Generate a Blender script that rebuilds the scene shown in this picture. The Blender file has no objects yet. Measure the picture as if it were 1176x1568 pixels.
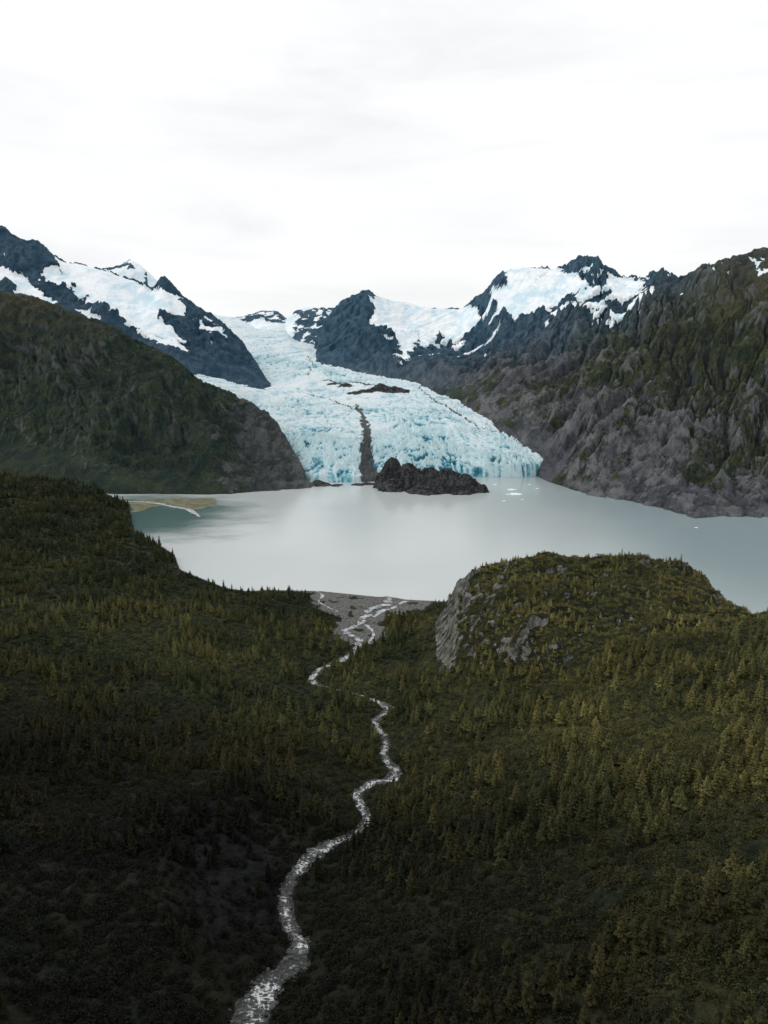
import bpy, math, numpy as np
from mathutils import Vector
rng=np.random.default_rng(7)
sc=bpy.context.scene
# ------------------------------------------------------------------ camera constants
CAMZ=300.0; PITCH=math.radians(12.1); F=1045.0
cp,sp=math.cos(PITCH),math.sin(PITCH)
def pixel_ray(u,v):  # image pixel coordinates to slopes of the camera ray
    a=(u-588)/F; b=(784-v)/F
    den=cp+b*sp
    return a/den, (-sp+b*cp)/den      # x/y ratio, z/y ratio
def P(u,v,Y=None,z=None):             # image pixel + distance (or + altitude), unprojected through the camera
    s,T=pixel_ray(u,v)
    if Y is None: Y=(z-CAMZ)/T
    return (s,Y,CAMZ+T*Y)
def Q(u,Y,z):
    T=(z-CAMZ)/Y; b=math.tan(math.atan(T)+PITCH)
    return ((u-588)/F/(cp+b*sp),Y,z)
# ------------------------------------------------------------------ noise
_p=rng.permutation(512); PERM=np.concatenate([_p,_p,_p]).astype(np.int32)
_ang=rng.random(512)*2*np.pi; GX=np.cos(_ang); GY=np.sin(_ang)
def perlin(x,y):
    xi=np.floor(x).astype(np.int64); yi=np.floor(y).astype(np.int64)
    xf=x-xi; yf=y-yi; xi&=511; yi&=511
    u=xf*xf*xf*(xf*(xf*6-15)+10); v=yf*yf*yf*(yf*(yf*6-15)+10)
    def g(ix,iy,dx,dy):
        h=PERM[PERM[ix&511]+(iy&511)]
        return GX[h]*dx+GY[h]*dy
    a=g(xi,yi,xf,yf); b=g(xi+1,yi,xf-1,yf); c=g(xi,yi+1,xf,yf-1); d=g(xi+1,yi+1,xf-1,yf-1)
    return ((a+(b-a)*u)*(1-v)+(c+(d-c)*u)*v)*1.5
def fbm(x,y,o=4,g=.5,seed=0):
    t=0;A=1;n=0
    for i in range(o):
        t=t+A*perlin(x*2**i+seed*17.3+i*5.1,y*2**i+seed*9.7+i*3.3); n+=A; A*=g
    return t/n
def ridged(x,y,o=5,g=.5,seed=0):
    t=0;A=1;n=0;w=1
    for i in range(o):
        r=1-np.abs(perlin(x*2**i+seed*13.3+i*7.7,y*2**i+seed*5.7+i*2.9)); r=r*r
        t=t+A*r*w; w=np.clip(r*1.4,0,1); n+=A; A*=g
    return t/n
def billow(x,y,o=3,g=.5,seed=0):
    t=0;A=1;n=0
    for i in range(o):
        t=t+A*np.abs(perlin(x*2.1**i+seed*11.3+i*7.7,y*2.1**i+seed*6.7+i*2.9)); n+=A; A*=g
    return t/n
def sstep(a,b,x):
    t=np.clip((x-a)/(b-a),0,1); return t*t*(3-2*t)
# ------------------------------------------------------------------ relief sheets
SG=np.linspace(-1.05,1.05,2400)
class Relief:
    def __init__(self,curves,sig=3):
        Yk=[];zk=[]
        k=np.exp(-0.5*(np.arange(-4*sig,4*sig+1)/sig)**2); k/=k.sum()
        for c in curves:
            c=sorted(c); s=[q[0] for q in c]
            for arr,i in ((Yk,1),(zk,2)):
                a=np.interp(SG,s,[q[i] for q in c])
                a=np.convolve(np.pad(a,4*sig,mode='edge'),k,'valid'); arr.append(a)
        for i in range(1,len(Yk)): Yk[i]=np.maximum(Yk[i],Yk[i-1]+4)
        self.Y=Yk; self.z=zk; self.K=len(Yk)
    def h(self,x,y):
        s=x/y
        Y=[np.interp(s,SG,a) for a in self.Y]; z=[np.interp(s,SG,a) for a in self.z]
        K=self.K
        d=[(z[i+1]-z[i])/(Y[i+1]-Y[i]) for i in range(K-1)]
        m=[d[0]]
        for i in range(1,K-1):
            pr=d[i-1]*d[i]
            m.append(np.where(pr>0,2*pr/np.where(np.abs(d[i-1]+d[i])<1e-9,1e-9,d[i-1]+d[i]),0.0))
        m.append(d[-1])
        out=np.where(y<Y[0],z[0]+(y-Y[0])*d[0],z[-1]+(y-Y[-1])*d[-1])
        for i in range(K-1):
            L=Y[i+1]-Y[i]; t=np.clip((y-Y[i])/L,0,1)
            hv=(2*t**3-3*t*t+1)*z[i]+(t**3-2*t*t+t)*L*m[i]+(-2*t**3+3*t*t)*z[i+1]+(t**3-t*t)*L*m[i+1]
            out=np.where((y>=Y[i])&(y<=Y[i+1]),hv,out)
        return out
    def cast(self,u,v,y0,y1):
        s,T=pixel_ray(u,v); yy=np.linspace(y0,y1,2500); zz=self.h(s*yy,yy)
        hit=np.where(zz>=CAMZ+T*yy)[0]
        if len(hit): Y=yy[hit[0]]
        else: Y=yy[np.argmax((zz-CAMZ)/yy)]+50
        return s*Y,Y
def in_poly(x,y,poly):
    r=np.zeros(x.shape,bool); n=len(poly)
    for i in range(n):
        x1,y1=poly[i]; x2,y2=poly[(i+1)%n]
        if y1==y2: continue
        c=((y1>y)!=(y2>y))&(x<(x2-x1)*(y-y1)/(y2-y1)+x1)
        r^=c
    return r
def polydist(x,y,pts):
    best=np.full(x.shape,1e9); idx=np.zeros(x.shape)
    for i in range(len(pts)-1):
        ax,ay=pts[i][:2]; bx,by=pts[i+1][:2]; dx,dy=bx-ax,by-ay; L=dx*dx+dy*dy+1e-9
        t=np.clip(((x-ax)*dx+(y-ay)*dy)/L,0,1)
        d=np.hypot(x-ax-t*dx,y-ay-t*dy); m=d<best
        best=np.where(m,d,best); idx=np.where(m,i+t,idx)
    return best,idx
# ------------------------------------------------------------------ mesh helper
def grid_mesh(name,X,Y,Z,attrs=None,mat=None,parent=None):
    nr,nc=X.shape
    co=np.stack([X,Y,Z],-1).reshape(-1,3).astype(np.float32)
    i=np.arange(nr*nc).reshape(nr,nc)
    q=np.stack([i[:-1,:-1],i[:-1,1:],i[1:,1:],i[1:,:-1]],-1).reshape(-1,4).astype(np.int32)
    me=bpy.data.meshes.new(name)
    me.vertices.add(len(co)); me.vertices.foreach_set('co',co.ravel())
    me.loops.add(q.size); me.loops.foreach_set('vertex_index',q.ravel())
    me.polygons.add(len(q)); me.polygons.foreach_set('loop_start',np.arange(0,q.size,4,dtype=np.int32))
    try: me.polygons.foreach_set('loop_total',np.full(len(q),4,dtype=np.int32))
    except Exception: pass
    me.update(calc_edges=True)
    me.polygons.foreach_set('use_smooth',np.ones(len(q),bool))
    for k,a in (attrs or {}).items():
        at=me.attributes.new(k,'FLOAT','POINT'); at.data.foreach_set('value',np.ascontiguousarray(a).ravel().astype(np.float32))
    ob=bpy.data.objects.new(name,me); sc.collection.objects.link(ob)
    if mat: me.materials.append(mat)
    if parent: ob.parent=parent
    return ob
# ------------------------------------------------------------------ node helper
class N:
    def __init__(s,name):
        s.m=bpy.data.materials.new(name); s.m.use_nodes=True; s.t=s.m.node_tree
        s.b=s.t.nodes['Principled BSDF']; s.b.inputs['Specular IOR Level'].default_value=.15
        s.pos=s.t.nodes.new('ShaderNodeNewGeometry')
    def put(s,i,v):
        if v is None: return
        if isinstance(v,bpy.types.NodeSocket): s.t.links.new(v,i)
        else: i.default_value=v if not (isinstance(v,tuple) and len(v)==3 and i.type=='RGBA') else (*v,1)
    def noise(s,scale,detail=4,rough=.55,typ='FBM',stretch=None,dist=0):
        n=s.t.nodes.new('ShaderNodeTexNoise'); n.noise_type=typ
        if stretch:
            mp=s.t.nodes.new('ShaderNodeMapping'); s.t.links.new(s.pos.outputs['Position'],mp.inputs[0])
            mp.inputs['Rotation'].default_value=(0,0,stretch[0]); mp.inputs['Scale'].default_value=stretch[1]
            s.t.links.new(mp.outputs[0],n.inputs['Vector'])
        else: s.t.links.new(s.pos.outputs['Position'],n.inputs['Vector'])
        n.inputs['Scale'].default_value=scale; n.inputs['Detail'].default_value=detail; n.inputs['Roughness'].default_value=rough
        n.inputs['Distortion'].default_value=dist
        return n.outputs[0]
    def attr(s,name,inst=False):
        n=s.t.nodes.new('ShaderNodeAttribute'); n.attribute_name=name
        if inst: n.attribute_type='INSTANCER'
        return n.outputs['Fac']
    def math(s,op,a,b=None,c=None,clamp=False):
        n=s.t.nodes.new('ShaderNodeMath'); n.operation=op; n.use_clamp=clamp
        s.put(n.inputs[0],a); s.put(n.inputs[1],b); s.put(n.inputs[2],c); return n.outputs[0]
    def step(s,a,lo,hi):
        n=s.t.nodes.new('ShaderNodeMapRange'); n.interpolation_type='SMOOTHSTEP'
        s.put(n.inputs[0],a); n.inputs[1].default_value=lo; n.inputs[2].default_value=hi; return n.outputs[0]
    def mix(s,f,a,b,mode='MIX'):
        n=s.t.nodes.new('ShaderNodeMix'); n.data_type='RGBA'; n.blend_type=mode
        s.put(n.inputs[0],f); s.put(n.inputs[6],a); s.put(n.inputs[7],b); return n.outputs[2]
    def bump(s,h,dist,strength=1,nrm=None):
        n=s.t.nodes.new('ShaderNodeBump'); s.put(n.inputs['Height'],h); n.inputs['Distance'].default_value=dist
        n.inputs['Strength'].default_value=strength
        if nrm: s.t.links.new(nrm,n.inputs['Normal'])
        return n.outputs[0]
    def xyz(s,which,idx):
        n=s.t.nodes.new('ShaderNodeSeparateXYZ'); s.t.links.new(s.pos.outputs[which],n.inputs[0]); return n.outputs[idx]
    def out(s,col,rough=.9,nrm=None):
        s.put(s.b.inputs['Base Color'],col); s.put(s.b.inputs['Roughness'],rough)
        if nrm: s.t.links.new(nrm,s.b.inputs['Normal'])
        return s.m
def mountain_mat(name,rockA,rockB,vegA,vegB,rot=0,str_=(1,.3,1),crack=(.02,.02,.022),haze_blue=None,bump=24,cavk=.6,autumn=None):
    n=N(name)
    big=n.noise(.008,6,.6); mid=n.noise(.035,6,.7,stretch=(rot,str_)); fine=n.noise(.16,4,.75)
    rock=n.mix(n.step(big,.38,.62),rockA,rockB)
    rock=n.mix(n.math('MULTIPLY',n.step(mid,.58,.40),.6),rock,crack)
    rock=n.mix(n.math('MULTIPLY',n.step(fine,.48,.3),.65),rock,crack)
    rock=n.mix(n.math('MULTIPLY',n.step(n.noise(.05,6,.75),.55,.70),.5),rock,tuple(min(1,c*1.6) for c in rockB))
    veg=n.mix(n.step(n.noise(.02,6,.65),.4,.62),vegA,vegB)
    if autumn:
        au=n.math('ADD',n.xyz('Position',2),n.math('MULTIPLY',n.math('SUBTRACT',n.noise(.01,6,.7),.5),500))
        veg=n.mix(n.math('MULTIPLY',n.step(au,autumn[0],autumn[1]),autumn[3]),veg,autumn[2])
    veg=n.mix(n.step(n.noise(.2,3,.7),.65,.3),veg,n.mix(.6,veg,(.006,.010,.007)))
    vf=n.math('ADD',n.attr('veg'),n.math('MULTIPLY',n.math('SUBTRACT',n.noise(.022,7,.72),.5),1.8))
    vf=n.step(vf,.42,.6)
    sl=n.step(n.xyz('Normal',2),.25,.55)
    col=n.mix(n.math('MULTIPLY',vf,sl),rock,veg)
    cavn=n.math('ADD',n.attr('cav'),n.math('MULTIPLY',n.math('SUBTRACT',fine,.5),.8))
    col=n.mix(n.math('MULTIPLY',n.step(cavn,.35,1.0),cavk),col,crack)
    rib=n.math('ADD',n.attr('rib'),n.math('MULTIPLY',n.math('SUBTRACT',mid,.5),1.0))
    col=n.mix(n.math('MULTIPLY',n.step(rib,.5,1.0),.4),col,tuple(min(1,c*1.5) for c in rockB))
    if haze_blue:
        f=n.step(n.xyz('Position',1),haze_blue[0],haze_blue[1])  # painted haze: surface colour turns bluer with distance
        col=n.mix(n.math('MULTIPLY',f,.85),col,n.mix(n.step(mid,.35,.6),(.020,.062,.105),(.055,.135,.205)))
    sn=n.math('ADD',n.attr('snow'),n.math('MULTIPLY',n.math('SUBTRACT',n.noise(.04,5,.65),.5),.9))
    sn=n.step(sn,.46,.54)
    snc=n.mix(n.step(n.noise(.012,6,.65,stretch=(.4,(1,.4,1))),.42,.64),(.86,.90,.93),(.58,.74,.82))
    col=n.mix(sn,col,snc)
    bh=n.math('ADD',n.math('MULTIPLY',mid,1.0),n.math('MULTIPLY',fine,.4))
    st=n.math('SUBTRACT',1.0,n.math('MULTIPLY',sn,.85))
    bn=n.bump(n.math('MULTIPLY',bh,st),bump,.9)
    return n.out(col,.92,bn)

# ================================================================== VALLEY GROUND
V0=[P(-600,1750,z=165),P(-100,1750,z=150),P(400,1750,z=135),P(700,1750,z=150),P(1300,1750,z=190),P(1900,1750,z=200)]
V1=[P(-600,1568,z=165),P(-300,1568,z=158),P(0,1568,z=145),P(200,1568,z=134),P(385,1568,z=122),P(560,1568,z=133),P(800,1568,z=150),P(1176,1568,z=172),P(1600,1568,z=185)]
V2=[P(-600,1400,z=160),P(-300,1400,z=152),P(0,1400,z=138),P(250,1400,z=122),P(380,1400,z=108),P(450,1400,z=103),P(600,1400,z=118),P(800,1400,z=140),P(1176,1400,z=168),P(1600,1400,z=180)]
V3=[P(-500,1250,z=140),P(0,1250,z=114),P(300,1250,z=98),P(440,1250,z=92),P(550,1250,z=80),P(700,1250,z=100),P(900,1250,z=128),P(1176,1250,z=155),P(1600,1250,z=170)]
V4=[P(-500,1120,z=110),P(0,1120,z=82),P(300,1120,z=74),P(500,1120,z=68),P(585,1120,z=56),P(700,1120,z=72),P(850,1120,z=95),P(1000,1120,z=118),P(1176,1120,z=135),P(1600,1120,z=150)]
V5=[P(-500,1040,z=90),P(0,1040,z=62),P(300,1040,z=50),P(480,1040,z=32),P(560,1040,z=44),P(640,1040,z=44),P(700,1040,z=56),P(860,1040,z=66),P(1000,1040,z=96),P(1176,1040,z=118),P(1600,1040,z=130)]
V6=[P(-500,960,z=70),P(0,960,z=45),P(300,960,z=30),P(450,960,z=16),P(550,960,z=8),P(640,960,z=12),P(668,960,z=22),P(700,960,z=70),P(800,960,z=86),P(950,960,z=90),P(1050,960,z=95),P(1176,960,z=100),P(1600,970,z=110)]
V7=[P(-500,770,z=50),P(-100,735,z=26),P(0,735,z=20),P(100,752,z=9),P(150,760,z=4),P(172,761,z=1.5),P(198,772,z=0),P(205,812,z=0),P(245,835,z=0),P(268,850,z=0),P(275,872,z=0),P(300,882,z=0),P(345,900,z=0),P(380,905,z=0),P(410,903,z=0),P(490,905,z=0),P(560,912,z=0),P(620,918,z=0),P(684,921,z=0),P(700,903,z=62),P(718,885,z=80),P(760,866,z=92),P(800,860,z=96),P(850,855,z=98),P(900,860,z=98),P(960,860,z=98),P(1040,874,z=92),P(1080,890,z=86),P(1105,922,z=74),P(1150,945,z=66),P(1176,945,z=66),P(1300,960,z=60),P(1600,970,z=60)]
V8=[]
for (s,Y,z) in sorted(V7):
    if s<-.41: V8.append((s,Y+350,z+5))
    elif z<=1: V8.append((s,Y+50,-8))
    else: V8.append((s,Y+150,-15))
VR=Relief([V0,V1,V2,V3,V4,V5,V6,V7,V8],2)

# river course (image pixels of its bends, channel width)
rc=[(372,1620,68),(385,1568,62),(400,1520,56),(440,1478,42),(462,1440,28),(440,1400,22),(443,1360,20),(460,1325,22),(495,1297,26),(540,1277,18),(562,1255,15),(552,1232,15),(541,1214,17),(570,1196,16),(602,1187,19),(592,1160,12),(588,1125,13),(573,1104,10),(593,1086,14),(577,1072,11),(548,1062,3),(505,1052,3),(480,1042,11),(487,1026,11),(515,1014,12),(545,996,10),(548,978,13),(530,966,13),(553,952,11),(566,936,15),(588,925,17),(604,919,19)]
def resample(pts,step):
    pts=np.array(pts,float); out=[]
    for i in range(len(pts)-1):
        p0=pts[max(i-1,0)];p1=pts[i];p2=pts[i+1];p3=pts[min(i+2,len(pts)-1)]
        n=max(2,int(np.hypot(*(p2-p1)[:2])/step))
        for j in range(n):
            t=j/n
            out.append(.5*((2*p1)+(-p0+p2)*t+(2*p0-5*p1+4*p2-p3)*t*t+(-p0+3*p1-3*p2+p3)*t**3))
    out.append(pts[-1]); return np.array(out)
rp=[]
for u,v,w in rc:
    x,y=VR.cast(u,v,90,1000); rp.append((x,y,w*y/F*.95))
RIV=resample(rp,1.5)
ar=np.arange(len(RIV)); tt=np.gradient(RIV[:,:2],axis=0); tt/=np.linalg.norm(tt,axis=1)[:,None]+1e-9
jit=(perlin(ar*.11,ar*0+3.3)*.45+perlin(ar*.31,ar*0+7.3)*.22)*np.clip(RIV[:,2],2,12)
RIV[:,0]+=-tt[:,1]*jit; RIV[:,1]+=tt[:,0]*jit
rz=VR.h(RIV[:,0],RIV[:,1]); rz=np.minimum.accumulate(rz)-0.8; rz=np.maximum(rz,.15)
RIVK=RIV[::9]; RIVK_z=rz[::9]
delta=[VR.cast(u,v,90,1000) for u,v in [(474,903),(640,916),(665,920),(655,929),(615,938),(588,950),(594,976),(557,992),(520,981),(506,962),(524,947),(492,940),(474,922)]]
def valley(x,y):
    h=VR.h(x,y)
    s=x/y
    d,i=polydist(x,y,RIVK)
    w=np.interp(i,np.arange(len(RIVK)),RIVK[:,2]); zr=np.interp(i,np.arange(len(RIVK)),RIVK_z)
    k=sstep(0,14,h)*(.12+.88*sstep(5,55,d))
    h2=h+k*(fbm(x/90,y/90,3,seed=1)*9+fbm(x/22,y/22,3,seed=2)*3)
    kn=sstep(.07,.10,s)*sstep(470,520,y)*sstep(900,760,y)
    rid=ridged(x/42,y/42,4,seed=5)
    h2=h2+kn*(rid-.45)*11
    t=1-sstep(.6,2.0,d/np.maximum(w,4))
    wander=fbm(x/8,y/8,2,seed=8)*.35
    h2=h2*(1-t)+(zr-.6+wander+sstep(.4,.9,d/np.maximum(w,4))*1.0)*t
    return h2,d,w,kn
ncol,nrow=900,1050
s=np.linspace(-.95,.95,ncol); yy=np.geomspace(72,2150,nrow)
S,Yg=np.meshgrid(s,yy); Xg=S*Yg
Z,dr,wr,kn=valley(Xg,Yg)
canopy=fbm(Xg/6,Yg/6,3,.6,seed=4)
dz_r=np.gradient(Z,axis=0)/np.gradient(Yg,axis=0); dz_c=np.gradient(Z,axis=1)/np.gradient(Xg,axis=1)
slope=np.hypot(dz_r-dz_c*S,dz_c)
dl=in_poly(Xg+fbm(Xg/15,Yg/15,2)*16,Yg+fbm(Xg/15,Yg/15,2,seed=3)*16,delta).astype(float)
dl*=(fbm(Xg/14,Yg/22,3,seed=21)<.3)
wn=wr*(1+.5*fbm(Xg/9,Yg/9,2,seed=22))
grav=np.clip(np.maximum((1-sstep(.5,.75,dr/wn)),dl),0,1)
beach=(1-sstep(.3,1.2,Z))*(Yg>600)
grav=np.maximum(grav,beach)
cliffm=sstep(.07,.085,S)*(1-sstep(.135,.17,S))*sstep(480,520,Yg)*(1-sstep(700,740,Yg))
rockm=np.clip(sstep(.65,.95,slope)*cliffm+ kn*sstep(.85,1.05,slope+fbm(Xg/20,Yg/20,3,seed=6)*.5),0,1)
Z=Z+np.where(grav>.3,0,1)*(1-rockm)*sstep(3,12,Z)*canopy*1.6
Z=Z+rockm*((billow(Xg/10,Yg/10,3,seed=9)-.2)*7+(ridged(Xg/4,Yg/4,2,seed=9)-.5)*1.2)
near_shade=1-sstep(.15,.95,(Yg-110)/520+ (S+.1)*.9+.1)  # foreground shade put into the ground colours, strongest near and left
gulm=np.exp(-(((S+.26)/.13)**2+((Yg-235)/75.0)**2))+.35*fbm(Xg/16,Yg/16,3,seed=33)
def ground_mat():
    n=N('valley_ground_cover')
    a=n.noise(.02,5,.6); b=n.noise(.15,5,.7); c=n.noise(.7,3,.7)
    col=n.mix(n.step(a,.38,.62),(.013,.019,.010),(.030,.032,.013))
    col=n.mix(n.step(b,.5,.7),col,(.050,.049,.019))
    col=n.mix(n.step(b,.48,.28),col,(.006,.008,.005))
    col=n.mix(n.step(c,.55,.3),col,n.mix(.6,col,(.004,.005,.003)))
    col=n.mix(n.math('MULTIPLY',n.attr('near_shade'),.72),col,(.003,.004,.003))
    gs=n.mix(n.step(n.noise(.25,5,.75,stretch=(-.5,(1,.2,1))),.45,.66),(.003,.0035,.0035),(.010,.011,.011))  # bare eroded slope; bottom-left shade also put into its dark colour
    col=n.mix(n.step(n.attr('gully'),.35,.8),col,gs)
    gv=n.mix(n.step(n.noise(.5,5,.8),.35,.65),(.04,.042,.041),(.21,.21,.20))
    gv=n.mix(n.step(n.noise(.06,4,.6),.57,.70),gv,(.05,.052,.025))
    gv=n.mix(n.math('MULTIPLY',n.attr('near_shade'),.65),gv,(.018,.018,.018))
    rk=n.mix(n.step(n.noise(.12,6,.7),.35,.65),(.075,.075,.068),(.22,.215,.195))
    rk=n.mix(n.step(n.noise(.12,5,.75,stretch=(.3,(1,1,.3))),.56,.42),rk,(.020,.022,.016))
    rk=n.mix(n.step(n.noise(.3,4,.7),.62,.7),rk,(.32,.31,.285))
    f=n.step(n.math('ADD',n.attr('rock'),n.math('MULTIPLY',n.math('SUBTRACT',b,.5),1.5)),.5,.62)
    col=n.mix(f,col,rk)
    col=n.mix(n.step(n.attr('gravel'),.3,.7),col,gv)
    return n.out(col,.95,n.bump(n.math('ADD',b,n.math('MULTIPLY',c,.5)),2.5,.9))
grid_mesh('valley_ground',Xg,Yg,Z,{'rock':rockm,'gravel':grav,'near_shade':near_shade,'gully':gulm},ground_mat())

# ------------------------------------------------------------------ river water
def foam_mat():
    n=N('white_water')
    a=n.noise(.6,5,.8,dist=.6); b=n.noise(.10,4,.6)
    e=n.attr('edge')
    k=n.math('ADD',a,n.math('MULTIPLY',n.math('SUBTRACT',b,.5),.9))
    k=n.math('SUBTRACT',k,n.math('MULTIPLY',e,.10))
    k=n.math('ADD',k,n.math('MULTIPLY',n.step(n.xyz('Position',1),170,330),.08))
    col=n.mix(n.step(k,.44,.62),(.032,.037,.037),(.64,.67,.68))
    col=n.mix(n.step(n.noise(1.1,3,.7),.62,.52),(.05,.05,.048),col)
    return n.out(col,.4,n.bump(a,.8,.9))
FOAM=foam_mat()
def ribbon(name,R,zz,mat,nx=9,parent=None,sd=0):
    t=np.gradient(R[:,:2],axis=0); t/=np.linalg.norm(t,axis=1)[:,None]+1e-9
    nrm=np.stack([-t[:,1],t[:,0]],1)
    dist=np.cumsum(np.r_[0,np.hypot(*np.diff(R[:,:2],axis=0).T)])
    wl=.5+.22*perlin(dist/9,dist*0+.5+sd)+.12*perlin(dist/3,dist*0+8.5+sd); wr_=.5+.22*perlin(dist/8,dist*0+4.5+sd)+.12*perlin(dist/2.6,dist*0+11.5+sd)
    o=np.linspace(-1,1,nx)
    off=np.where(o[None]<0,o[None]*wl[:,None],o[None]*wr_[:,None])*R[:,2:3]
    X=R[:,0:1]+nrm[:,0:1]*off; Y=R[:,1:2]+nrm[:,1:2]*off
    Zz=zz[:,None]+perlin(X/1.7,Y/1.7)*.18
    return grid_mesh(name,X,Y,Zz,{'edge':np.broadcast_to(np.abs(o)[None],X.shape)},mat,parent)
river=ribbon('river',RIV,rz,FOAM,11)
def braid(nm,l,sd):
    p=[(*VR.cast(u,v,90,1000),w) for u,v,w in l]; p=[(x,y,w*y/F) for x,y,w in p]
    R=resample(p,2.5); z,_,_,_=valley(R[:,0],R[:,1]); ribbon(nm,R,np.maximum(z,.1)+.35,FOAM,5,river,sd)
braid('braid_channel_1',[(545,998,6),(562,985,5),(572,970,5),(562,958,6),(548,950,6)],3)
braid('braid_channel_2',[(572,945,7),(585,936,8),(604,930,8),(618,922,7),(632,919,6)],5)
braid('braid_channel_3',[(486,906,5),(494,912,6),(488,921,4),(500,930,3),(518,938,3)],7)
braid('braid_channel_4',[(414,906,5),(419,911,6),(416,918,4),(424,926,2)],9)
braid('braid_channel_5',[(590,924,4),(597,918,6),(590,914,5)],11)
vs=[];fs=[]
ico=[(0,0,1),(.89,0,.45),(.28,.85,.45),(-.72,.53,.45),(-.72,-.53,.45),(.28,-.85,.45),(.72,.53,-.45),(-.28,.85,-.45),(-.89,0,-.45),(-.28,-.85,-.45),(.72,-.53,-.45),(0,0,-1)]
icf=[(0,1,2),(0,2,3),(0,3,4),(0,4,5),(0,5,1),(1,6,2),(2,7,3),(3,8,4),(4,9,5),(5,10,1),(6,7,2),(7,8,3),(8,9,4),(9,10,5),(10,6,1),(11,7,6),(11,8,7),(11,9,8),(11,10,9),(11,6,10)]
for q in range(2600):
    i=int(rng.random()**1.6*(len(RIV)-1)); o=(rng.random()*2-1)*.66; w=RIV[i,2]
    px=RIV[i,0]-tt[i,1]*o*w; py=RIV[i,1]+tt[i,0]*o*w; r=(.2+.6*rng.random()**3)*(1+abs(o)*.5); b0=len(vs)
    for c in ico:
        k=r*(.75+.5*rng.random()); vs.append((px+c[0]*k*1.2,py+c[1]*k,rz[i]+c[2]*k*.7))
    for f in icf: fs.append(tuple(b0+j for j in f))
me=bpy.data.meshes.new('stream_boulders'); me.from_pydata(vs,[],fs)
bm_=N('boulder_rock'); me.materials.append(bm_.out(bm_.mix(bm_.noise(.8,4),(.025,.026,.026),(.13,.13,.125)),.8))
ob=bpy.data.objects.new('stream_boulders',me); sc.collection.objects.link(ob)

# ================================================================== LAKE
def lake_mat():
    n=N('glacial_lake_water')
    big=n.noise(.0022,3,.5)
    col=n.mix(n.step(big,.35,.65),(.44,.485,.49),(.50,.535,.53))
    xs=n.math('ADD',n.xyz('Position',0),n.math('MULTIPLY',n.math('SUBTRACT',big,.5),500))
    col=n.mix(n.step(xs,60,620),col,(.24,.31,.33))  # mountain reflection on the right put into the water colour
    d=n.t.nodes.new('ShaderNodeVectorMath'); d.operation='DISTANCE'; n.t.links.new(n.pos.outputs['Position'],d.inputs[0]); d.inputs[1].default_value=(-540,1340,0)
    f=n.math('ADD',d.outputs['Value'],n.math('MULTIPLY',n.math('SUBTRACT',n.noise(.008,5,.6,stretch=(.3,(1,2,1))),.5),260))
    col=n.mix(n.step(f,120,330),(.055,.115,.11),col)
    w=n.noise(.09,4,.6,stretch=(.2,(1,2.2,1)))
    w2=n.noise(.6,3,.6)
    m=n.out(col,.18,n.bump(n.math('ADD',w,n.math('MULTIPLY',w2,.25)),.35,.45))
    n.b.inputs['IOR'].default_value=1.33; n.b.inputs['Specular IOR Level'].default_value=.5
    return m
x=np.linspace(-9000,9000,40); y=np.linspace(-2500,9000,40); X,Y=np.meshgrid(x,y)
grid_mesh('lake',X,Y,X*0,None,lake_mat())

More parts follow.
